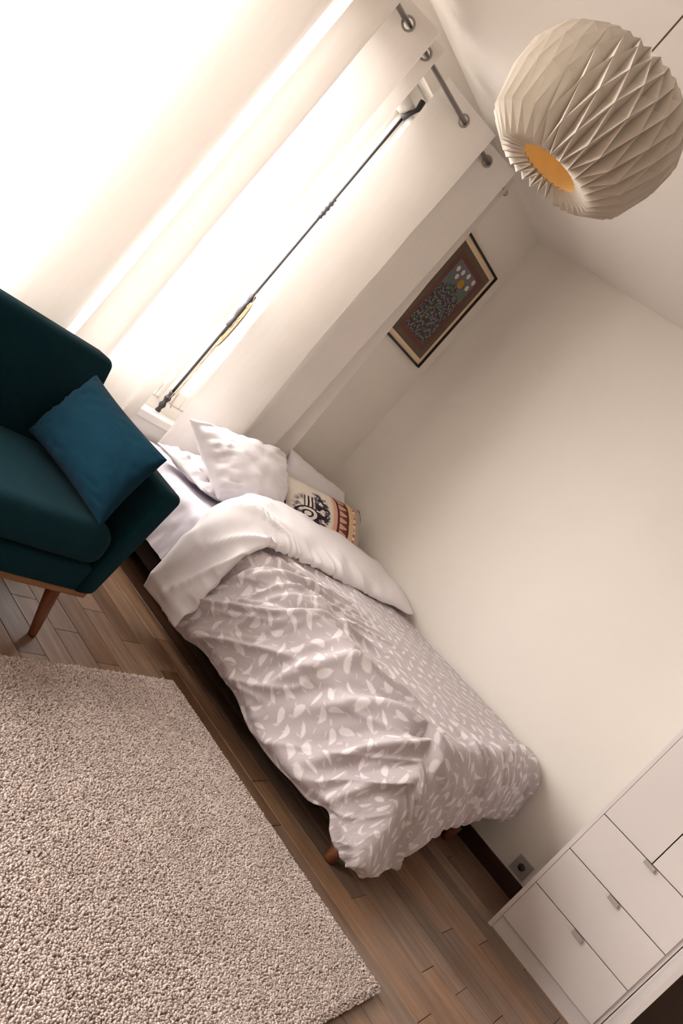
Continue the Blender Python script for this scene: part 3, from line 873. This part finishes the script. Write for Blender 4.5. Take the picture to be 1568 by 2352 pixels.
# ------------------------------------------------------------------ pillows and cushions
def pillow(name, tl, tr, bl, br, thick, mats, label, cat, group=None, seed=0, n=46, pinch=0.07, wr=0.006, pucker=0.0, power=0.42):
    tl, tr, bl, br = (np.array(c, float) for c in (tl, tr, bl, br))
    u, v = np.meshgrid(np.linspace(-1, 1, n), np.linspace(-1, 1, n), indexing='ij')
    # finer near the rim
    u = np.sin(u * math.pi / 2); v = np.sin(v * math.pi / 2)
    uu = u * (1 - pinch * (1 - v ** 2)); vv = v * (1 - pinch * (1 - u ** 2))
    a = (uu + 1) / 2; b = (vv + 1) / 2
    C = (bl * (1 - a)[..., None] + br * a[..., None]) * (1 - b)[..., None] + (tl * (1 - a)[..., None] + tr * a[..., None]) * b[..., None]
    N = np.cross(br - bl, tl - bl); N /= np.linalg.norm(N)
    t = (np.clip(1 - u ** 2, 0, 1) * np.clip(1 - v ** 2, 0, 1)) ** power
    rim = 1 - t
    w = wr * fbm(u * 3.2 + seed, v * 3.2, seed) + wr * 1.3 * rim * t * 4 * (1 - np.abs(vnoise(u * 6 + v * 2, v * 6 - u * 2, seed + 3)) - 0.5)
    w = w + pucker * np.clip(4 * rim * t, 0, 1) * (vnoise(u * 11 + seed, v * 2.0, seed + 7) * ss(np.abs(v), 0.45, 0.95) + vnoise(v * 11 + seed, u * 2.0, seed + 8) * ss(np.abs(u), 0.45, 0.95))
    front = C + N * (thick * (0.62 * t) + w * np.clip(t * 3, 0, 1))[..., None]
    back = C - N * (thick * (0.38 * t) + w * 0.5 * np.clip(t * 3, 0, 1))[..., None]
    org = Vector(((tl + tr + bl + br) / 4).tolist())
    V = np.concatenate([front.reshape(-1, 3), back.reshape(-1, 3)]) - np.array(org)
    f1 = grid_faces(n, n); f2 = grid_faces(n, n)[:, ::-1] + n * n
    me = mesh_from(name, V, np.concatenate([f1, f2]), np.concatenate([np.stack([a.ravel(), b.ravel()], 1)] * 2))
    for m_ in mats: me.materials.append(m_)
    if len(mats) > 1:
        mi = np.zeros(len(me.polygons), np.int32); mi[len(f1):] = 1
        me.polygons.foreach_set('material_index', mi)
    bm = bmesh.new(); bm.from_mesh(me); bmesh.ops.remove_doubles(bm, verts=bm.verts, dist=1e-5); bm.to_mesh(me); bm.free()
    me.update()
    o = link(name, me, None, None, True); o.location = org
    return tag(o, label, cat, group)

pillow('pillow', (-1.42, -0.165, 0.505), (-0.80, -0.165, 0.51), (-1.33, -0.44, 0.495), (-0.78, -0.45, 0.495), 0.085, [M['pillow']],
       'rumpled white pillow lying flat under the big propped pillow', 'pillow', 'white bed pillows', 3, wr=0.016, pinch=0.05, pucker=0.010)
pillow('pillow', (-1.405, -0.205, 0.675), (-0.765, -0.21, 0.77), (-1.245, -0.47, 0.50), (-0.775, -0.46, 0.51), 0.19, [M['pillow']],
       'large plump white pillow propped up nearest the window gap', 'pillow', 'white bed pillows', 27, wr=0.011, pinch=0.06, pucker=0.010)
pillow('pillow', (-0.66, -0.145, 0.795), (-0.06, -0.170, 0.755), (-0.70, -0.34, 0.50), (-0.04, -0.36, 0.50), 0.13, [M['pillow']],
       'white pillow leaning in the corner behind the printed cushion', 'pillow', 'white bed pillows', 9, wr=0.009)
pillow('cushion', (-0.765, -0.29, 0.70), (-0.13, -0.375, 0.755), (-0.765, -0.50, 0.50), (-0.12, -0.58, 0.52), 0.13, [M['print'], M['dark_back']],
       'printed cushion with black motif and red and cream stripes, tucked behind the folded duvet', 'cushion', None, 13, wr=0.004)
pillow('cushion', (-2.098, -0.42, 0.69), (-2.098, -0.905, 0.69), (-2.205, -0.465, 0.428), (-2.195, -0.965, 0.435), 0.135, [M['teal_cushion']],
       'blue teal lumbar cushion leaning on the arm of the armchair', 'cushion', None, 17, wr=0.005, pinch=0.06, pucker=0.003)

# ------------------------------------------------------------------ armchair
ch = empty('armchair', (-2.34, -0.60, 0.0), 'dark teal upholstered armchair on splayed walnut legs, its back to the curtains', 'armchair')
XR, XL = -1.955, -2.90
def arm(s):
    def X(x): return x if s > 0 else (XR + XL) - x
    c = [(X(-2.080), -0.955, 0.18), (X(-1.992), -0.945, 0.18), (X(-1.975), -0.26, 0.18), (X(-2.060), -0.26, 0.18),
         (X(-2.048), -0.950, 0.612), (X(-1.952), -0.945, 0.606), (X(-1.945), -0.26, 0.60), (X(-2.040), -0.26, 0.60)]
    if s < 0: c = [c[1], c[0], c[3], c[2], c[5], c[4], c[7], c[6]]
    return hexa('armrest', c, M['teal'], ch, 0.026, 5)
arm(1); arm(-1)
hexa('backrest', [(XL, -0.46, 0.30), (XR - 0.01, -0.46, 0.30), (XR - 0.01, -0.32, 0.30), (XL, -0.32, 0.30),
                  (XL - 0.02, -0.315, 0.735), (XR - 0.015, -0.315, 0.735), (XR - 0.015, -0.20, 0.725), (XL - 0.02, -0.20, 0.725)], M['teal'], ch, 0.028, 5)
hexa('seat_base', [(-2.79, -0.945, 0.183), (-2.070, -0.945, 0.183), (-2.070, -0.33, 0.183), (-2.79, -0.33, 0.183),
                   (-2.79, -0.950, 0.285), (-2.070, -0.950, 0.285), (-2.070, -0.33, 0.270), (-2.79, -0.33, 0.270)], M['teal'], ch, 0.02, 4)
sc_ = hexa('seat_cushion', [(-2.78, -0.975, 0.290), (-2.078, -0.975, 0.290), (-2.078, -0.40, 0.270), (-2.78, -0.40, 0.270),
                            (-2.78, -0.965, 0.425), (-2.085, -0.965, 0.425), (-2.085, -0.40, 0.395), (-2.78, -0.40, 0.395)], M['teal'], ch, 0.055, 7)
box('wooden_rail', -2.88, -2.005, -0.93, -0.28, 0.160, 0.183, M['rail_wood'], ch, 0.004)
for sx in (0, 1):
    for fy in (0, 1):
        xt = -2.115 if sx else -2.74; xf = xt + (0.012 if sx else -0.012)
        yt = -0.905 if fy else -0.34; yf_ = yt + (-0.045 if fy else 0.05)
        tube('leg', [(xf, yf_, 0.0), (xf, yf_, 0.004), (xt, yt, 0.162)], [0.0125, 0.0135, 0.024], M['walnut'], ch, 16)

# ------------------------------------------------------------------ rug
rug = empty('rug', (-2.44, -1.69, 0.0), 'beige mottled deep pile rug beside the bed', 'rug')
RXa, RXb, RYa, RYb = -3.35, -1.535, -2.295, -1.088
box('backing', RXa + 0.004, RXb - 0.004, RYa + 0.004, RYb - 0.004, 0.0, 0.016, M['rug_base'], rug, 0.004)
def pile():
    step = 0.0050
    xs = np.arange(RXa, RXb, step); ys = np.arange(RYa, RYb, step)
    X, Y = np.meshgrid(xs, ys, indexing='ij'); X = X.ravel(); Y = Y.ravel()
    vis = X > -2.78
    keep = vis | (rng.random(len(X)) < 0.28)
    far = ~vis[keep]
    X = X[keep] + rng.normal(0, 0.0016, keep.sum()); Y = Y[keep] + rng.normal(0, 0.0016, keep.sum())
    X = np.clip(X, RXa, RXb); Y = np.clip(Y, RYa, RYb)
    n = len(X)
    clump = fbm(X * 70, Y * 70, 2, 2)
    hgt = 0.0140 + 0.0017 * rng.random(n) + 0.001 * clump
    la = 5.2 + 1.2 * vnoise(X * 9, Y * 9, 4) + rng.normal(0, 1.3, n); lm = 0.0015 + 0.0040 * rng.random(n)
    edge = np.minimum.reduce([X - RXa, RXb - X, Y - RYa, RYb - Y])
    hgt = hgt * (0.6 + 0.4 * ss(edge, 0, 0.02))
    w = np.where(far, 0.0062, 0.0040) * (0.8 + 0.5 * rng.random(n))
    z0 = 0.012
    ang = rng.random(n) * 6.283
    V = np.zeros((n, 7, 3))
    tipx, tipy = X + np.cos(la) * lm, Y + np.sin(la) * lm
    for k in range(3):
        a = ang + k * 2.0944
        V[:, k] = np.stack([X + np.cos(a) * w, Y + np.sin(a) * w, np.full(n, z0)], 1)
        V[:, 3 + k] = np.stack([tipx + np.cos(a) * w * 0.85, tipy + np.sin(a) * w * 0.85, z0 + hgt * 0.82], 1)
    V[:, 6] = np.stack([tipx + np.cos(la) * 0.001, tipy + np.sin(la) * 0.001, z0 + hgt], 1)
    base = np.array([[0, 1, 4], [0, 4, 3], [1, 2, 5], [1, 5, 4], [2, 0, 3], [2, 3, 5], [3, 4, 6], [4, 5, 6], [5, 3, 6]])
    F = (np.arange(n)[:, None, None] * 7 + base[None]).reshape(-1, 3)
    V = V.reshape(-1, 3) - np.array(rug.location)
    me = bpy.data.meshes.new('pile')
    me.vertices.add(len(V)); me.vertices.foreach_set('co', V.astype(np.float32).ravel())
    me.loops.add(F.size); me.loops.foreach_set('vertex_index', F.astype(np.int32).ravel())
    me.polygons.add(len(F)); me.polygons.foreach_set('loop_start', np.arange(0, F.size, 3, dtype=np.int32))
    at = me.attributes.new('tint', 'FLOAT', 'POINT')
    t = np.clip(0.66 + 0.18 * clump + 0.18 * rng.normal(0, 1, n), 0, 1)
    t = np.where(rng.random(n) < 0.09, t * 0.2, t)
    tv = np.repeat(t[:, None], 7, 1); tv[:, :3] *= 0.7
    at.data.foreach_set('value', tv.astype(np.float32).ravel())
    me.update(calc_edges=True); me.validate()
    return me
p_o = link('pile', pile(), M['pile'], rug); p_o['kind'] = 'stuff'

# ------------------------------------------------------------------ drawer cabinet and the open wardrobe next to it
FX = -0.44
cab = empty('drawer_cabinet', (-0.22, -2.51, 0.0), 'tall white cabinet with three drawers below two doors, at the foot of the bed', 'cabinet')
CH = 1.80
box('side_panel', FX, -0.018, -2.280, -2.262, 0, CH, M['cabinet'], cab, 0.0015)
box('side_panel', FX + 0.012, -0.018, -2.764, -2.748, 0, CH, M['cabinet'], cab, 0.0015)
box('back_panel', -0.030, -0.018, -2.748, -2.280, 0.01, CH - 0.018, M['cabinet'], cab)
box('top_panel', FX, -0.018, -2.748, -2.280, CH - 0.018, CH, M['cabinet'], cab, 0.0015)
box('plinth', FX + 0.014, FX + 0.032, -2.748, -2.280, 0.0, 0.066, M['cabinet'], cab, 0.0015)
def handle(parent, yc, z):
    hy0, hy1 = yc - 0.023, yc + 0.023
    off = parent.parent.location
    bm = bmesh.new()
    for (a, b, c, d, e, f) in ((FX - 0.004, FX + 0.010, hy0, hy1, z - 0.0005, z + 0.0015), (FX - 0.014, FX - 0.001, hy0, hy1, z - 0.0005, z + 0.0015), (FX - 0.0155, FX - 0.0135, hy0, hy1, z - 0.015, z + 0.0015)):
        hexa_bm([tuple(Vector(q) - off) for q in corners(a, b, c, d, e, f)], bm=bm)
    return link('handle', bm_mesh('handle', bm), M['handle'], parent)
for z0, z1 in ((0.070, 0.2570), (0.2608, 0.4500), (0.4538, 0.6430)):
    d = box('drawer', FX, FX + 0.018, -2.7472, -2.2812, z0, z1, M['cabinet'], cab, 0.0012)
    box('drawer_box', FX + 0.03, -0.05, -2.735, -2.295, z0 + 0.02, z1 - 0.03, M['cabinet_dark'], d)
    handle(d, -2.511, z1)
for y0, y1 in ((-2.5110, -2.2812), (-2.7472, -2.5150)):
    box('door', FX, FX + 0.018, y0, y1, 0.6465, CH - 0.021, M['cabinet'], cab, 0.0012)
for z in (0.259, 0.452, 0.645):       # dividers behind the gaps, near-black to paint the shade in them
    box('divider', FX + 0.024, -0.03, -2.748, -2.280, z - 0.006, z + 0.006, M['recess_shade'], cab)

war = empty('wardrobe', (-0.22, -3.2, 0.0), 'open white wardrobe with dark interior, its door standing open beside the drawer cabinet', 'wardrobe')
box('side_panel', FX, -0.018, -2.785, -2.767, 0, CH, M['cabinet'], war, 0.0015)
box('side_panel', FX, -0.018, -3.60, -3.582, 0, CH, M['cabinet'], war, 0.0015)
box('back_panel', -0.030, -0.018, -3.582, -2.785, 0, CH, M['cabinet_dark'], war)
box('top_panel', FX, -0.018, -3.582, -2.785, CH - 0.018, CH, M['cabinet'], war, 0.0015)
box('bottom_panel', FX, -0.030, -3.582, -2.785, 0.05, 0.068, M['cabinet_dark'], war, 0.0015)
dr = box('door', FX - 0.40, FX - 0.004, -2.796, -2.778, 0.05, CH - 0.002, M['cabinet'], war, 0.0015)
box('edge_band', FX - 0.4015, FX - 0.3998, -2.7962, -2.7778, 0.052, CH - 0.004, M['cabinet'], dr)
dk = box('inner_door', FX - 0.02, FX - 0.002, -3.58, -3.19, 0.05, CH - 0.002, M['cabinet'], war, 0.0015)

# ------------------------------------------------------------------ wall socket
so = empty('wall_socket', (0.0, -2.16, 0.131), 'grey square wall socket above the dark skirting by the cabinet', 'socket')
box('plate', -0.010, 0.0, -2.201, -2.119, 0.090, 0.172, M['socket'], so, 0.003)
link('socket_well', ring_mesh('socket_well', (-0.010, 0.0, 0.0), (1, 0, 0), 0.019, 0.003), M['socket'], so, True)
tube('well_shade', [(-0.0102, -2.16, 0.131), (-0.0112, -2.16, 0.131)], 0.0175, M['recess_shade'], so, 24)  # dark disc painting the well's shade on the flat plate

# ------------------------------------------------------------------ framed picture
PX0, PX1, PZ0, PZ1 = -0.565, -0.100, 1.543, 2.182
pic = empty('framed_picture', ((PX0 + PX1) / 2, -0.01, (PZ0 + PZ1) / 2), 'black framed colourful garden print with cream mat on the wall by the curtain', 'picture')
fb = 0.011
for (a, b, c, d) in ((PX0, PX0 + fb, PZ0, PZ1), (PX1 - fb, PX1, PZ0, PZ1), (PX0 + fb, PX1 - fb, PZ0, PZ0 + fb), (PX0 + fb, PX1 - fb, PZ1 - fb, PZ1)):
    box('frame', a, b, -0.022, -0.001, c, d, M['black'], pic, 0.0012)
box('mat_board', PX0 + fb, PX1 - fb, -0.010, -0.002, PZ0 + fb, PZ1 - fb, M['mat_board'], pic)
ma = 0.026
V = [(PX0 + fb + ma, -0.0115, PZ0 + fb + ma + .004), (PX1 - fb - ma, -0.0115, PZ0 + fb + ma + .004), (PX1 - fb - ma, -0.0115, PZ1 - fb - ma - .004), (PX0 + fb + ma, -0.0115, PZ1 - fb - ma - .004)]
off = pic.location
Vb = [(x, y + 0.0012, z) for x, y, z in V]
me = mesh_from('print', [tuple(Vector(v) - off) for v in V + Vb], [(0, 1, 2, 3), (7, 6, 5, 4), (0, 4, 5, 1), (1, 5, 6, 2), (2, 6, 7, 3), (3, 7, 4, 0)],
               [(0, 0), (1, 0), (1, 1), (0, 1)] * 2)
link('print', me, M['picture'], pic)

# ------------------------------------------------------------------ pendant lamp: folded paper shade on a cord
LC = Vector((-2.393, -1.477, 1.979))
lamp = empty('pendant_lamp', LC, 'folded beige paper pendant lamp hanging from the ceiling on a thin cord', 'lamp')
def shade():
    N = 32
    rings = [(0.070, -0.122, -0.016), (0.122, -0.140, 0.026), (0.180, -0.100, 0.036), (0.204, -0.020, 0.038), (0.206, 0.040, 0.036), (0.184, 0.092, 0.036), (0.138, 0.130, 0.032), (0.085, 0.143, 0.022), (0.055, 0.138, 0.010)]
    V, F = [], []
    for j, (r, z, dep) in enumerate(rings):
        for k in range(2 * N):
            ridge_ = (k + j) % 2 == 0
            a = math.pi * k / N
            rr = r if ridge_ else r - dep
            zz = z if ridge_ else z * (1 - 0.10 * (1 if abs(z) > 0.09 else 0))
            V.append((rr * math.cos(a), rr * math.sin(a), zz))
    for j in range(len(rings) - 1):
        for k in range(2 * N):
            k2 = (k + 1) % (2 * N)
            a, b, c, d = j * 2 * N + k, j * 2 * N + k2, (j + 1) * 2 * N + k2, (j + 1) * 2 * N + k
            if (k + j) % 2 == 0: F += [(a, b, c), (a, c, d)]
            else: F += [(a, b, d), (b, c, d)]
    return mesh_from('shade', V, F)
sh = link('shade', shade(), M['shade'], lamp)
sm = sh.modifiers.new('paper', 'SOLIDIFY'); sm.thickness = 0.0006; sm.offset = -1
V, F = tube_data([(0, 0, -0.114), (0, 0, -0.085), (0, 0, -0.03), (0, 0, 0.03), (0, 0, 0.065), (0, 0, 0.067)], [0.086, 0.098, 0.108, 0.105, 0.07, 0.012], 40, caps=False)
link('added_glow_lining', mesh_from('added_glow_lining', V, F), M['lining'], lamp, True)  # liner added to carry the golden light painted inside the shade
tube('cord', [LC + Vector((0, 0, 0.03)), LC + Vector((0, 0, 0.14)), Vector((LC.x, LC.y, H - 0.02))], 0.0022, M['cord'], lamp, 8)
tube('ceiling_rose', [Vector((LC.x, LC.y, H - 0.035)), Vector((LC.x, LC.y, H - 0.02)), Vector((LC.x, LC.y, H))], [0.012, 0.042, 0.045], M['white_paint'], lamp, 24)
bd = bpy.data.lights.new('bulb_light', 'POINT'); bd.energy = 0.055; bd.color = (1.0, 0.76, 0.46); bd.shadow_soft_size = 0.02
bo = bpy.data.objects.new('bulb_light', bd); COL.objects.link(bo); bo.parent = lamp; bo.location = (0, 0, -0.055)
tube('bulb_holder', [LC + Vector((0, 0, 0.085)), LC + Vector((0, 0, 0.06))], 0.016, M['white_paint'], lamp, 16)

# ------------------------------------------------------------------ dream catcher hanging on the window lock rod
DC = Vector((-1.374, -0.020, 1.088))
dcat = empty('dream_catcher', DC, 'cream string dream catcher with hanging feathers on the black window rod', 'dream catcher')
ang = math.radians(52)
axis = Vector((math.sin(ang), -math.cos(ang), 0))       # turned edge-on to the room
side_ = Vector((math.cos(ang), math.sin(ang), 0))
def hoop_pt(t, r): return DC + side_ * (math.cos(t) * r * 0.72) + Vector((0, 0, math.sin(t) * r))
R_H = 0.115
tube('hoop', [hoop_pt(2 * math.pi * i / 40, R_H) for i in range(41)], 0.0052, M['string'], dcat, 8)
webV, webF = [], []
def add_string(a, b):
    V, F = tube_data([Vector(a) - DC, Vector(b) - DC], 0.0023, 5)
    o_ = len(webV); webV.extend(V); webF.extend([tuple(i + o_ for i in f) for f in F])
nsp = 12; rads = [1.0, 0.76, 0.54, 0.33]
for lv in range(len(rads) - 1):
    for i in range(nsp):
        t0 = 2 * math.pi * (i + 0.5 * lv) / nsp
        for s in (-0.5, 0.5):
            add_string(hoop_pt(t0, R_H * rads[lv]), hoop_pt(t0 + s * 2 * math.pi / nsp, R_H * rads[lv + 1]))
link('web', mesh_from('web', webV, webF), M['string'], dcat)
def feather(base, length, width, bend, name='feather'):
    pts = [base + Vector((bend * (t ** 2), 0, -length * t)) for t in np.linspace(0, 1, 10)]
    V, F = [], []
    for i, p in enumerate(pts):
        t = i / 9; w = width * math.sin(math.pi * min(1, 0.12 + t * 0.88)) ** 0.7
        V += [p - side_ * w - DC, p + Vector((0, -0.0022, 0)) - DC, p + side_ * w - DC, p + Vector((0, 0.0022, 0)) - DC]
    for i in range(9):
        for k in range(4):
            k2 = (k + 1) % 4; F.append((i * 4 + k, i * 4 + k2, i * 4 + 4 + k2, i * 4 + 4 + k))
    F += [(3, 2, 1, 0), (36, 37, 38, 39)]
    return link(name, mesh_from(name, V, F), M['feather'], dcat, True)
for t, ln, wd, bd, drop in ((-1.15, 0.16, 0.014, 0.02, 0.05), (-1.57, 0.20, 0.016, -0.015, 0.11), (-2.0, 0.15, 0.013, 0.015, 0.05), (-1.35, 0.16, 0.012, 0.03, 0.19)):
    p = hoop_pt(t, R_H)
    tube('feather_string', [p, p + Vector((0, 0, -drop - 0.01))], 0.0011, M['string'], dcat, 5)
    feather(p + Vector((0, 0, -drop)), ln, wd, bd)
tube('hanging_loop', [hoop_pt(math.pi / 2, R_H), DC + Vector((0.02, 0.040, R_H + 0.045))], 0.0012, M['string'], dcat, 5)
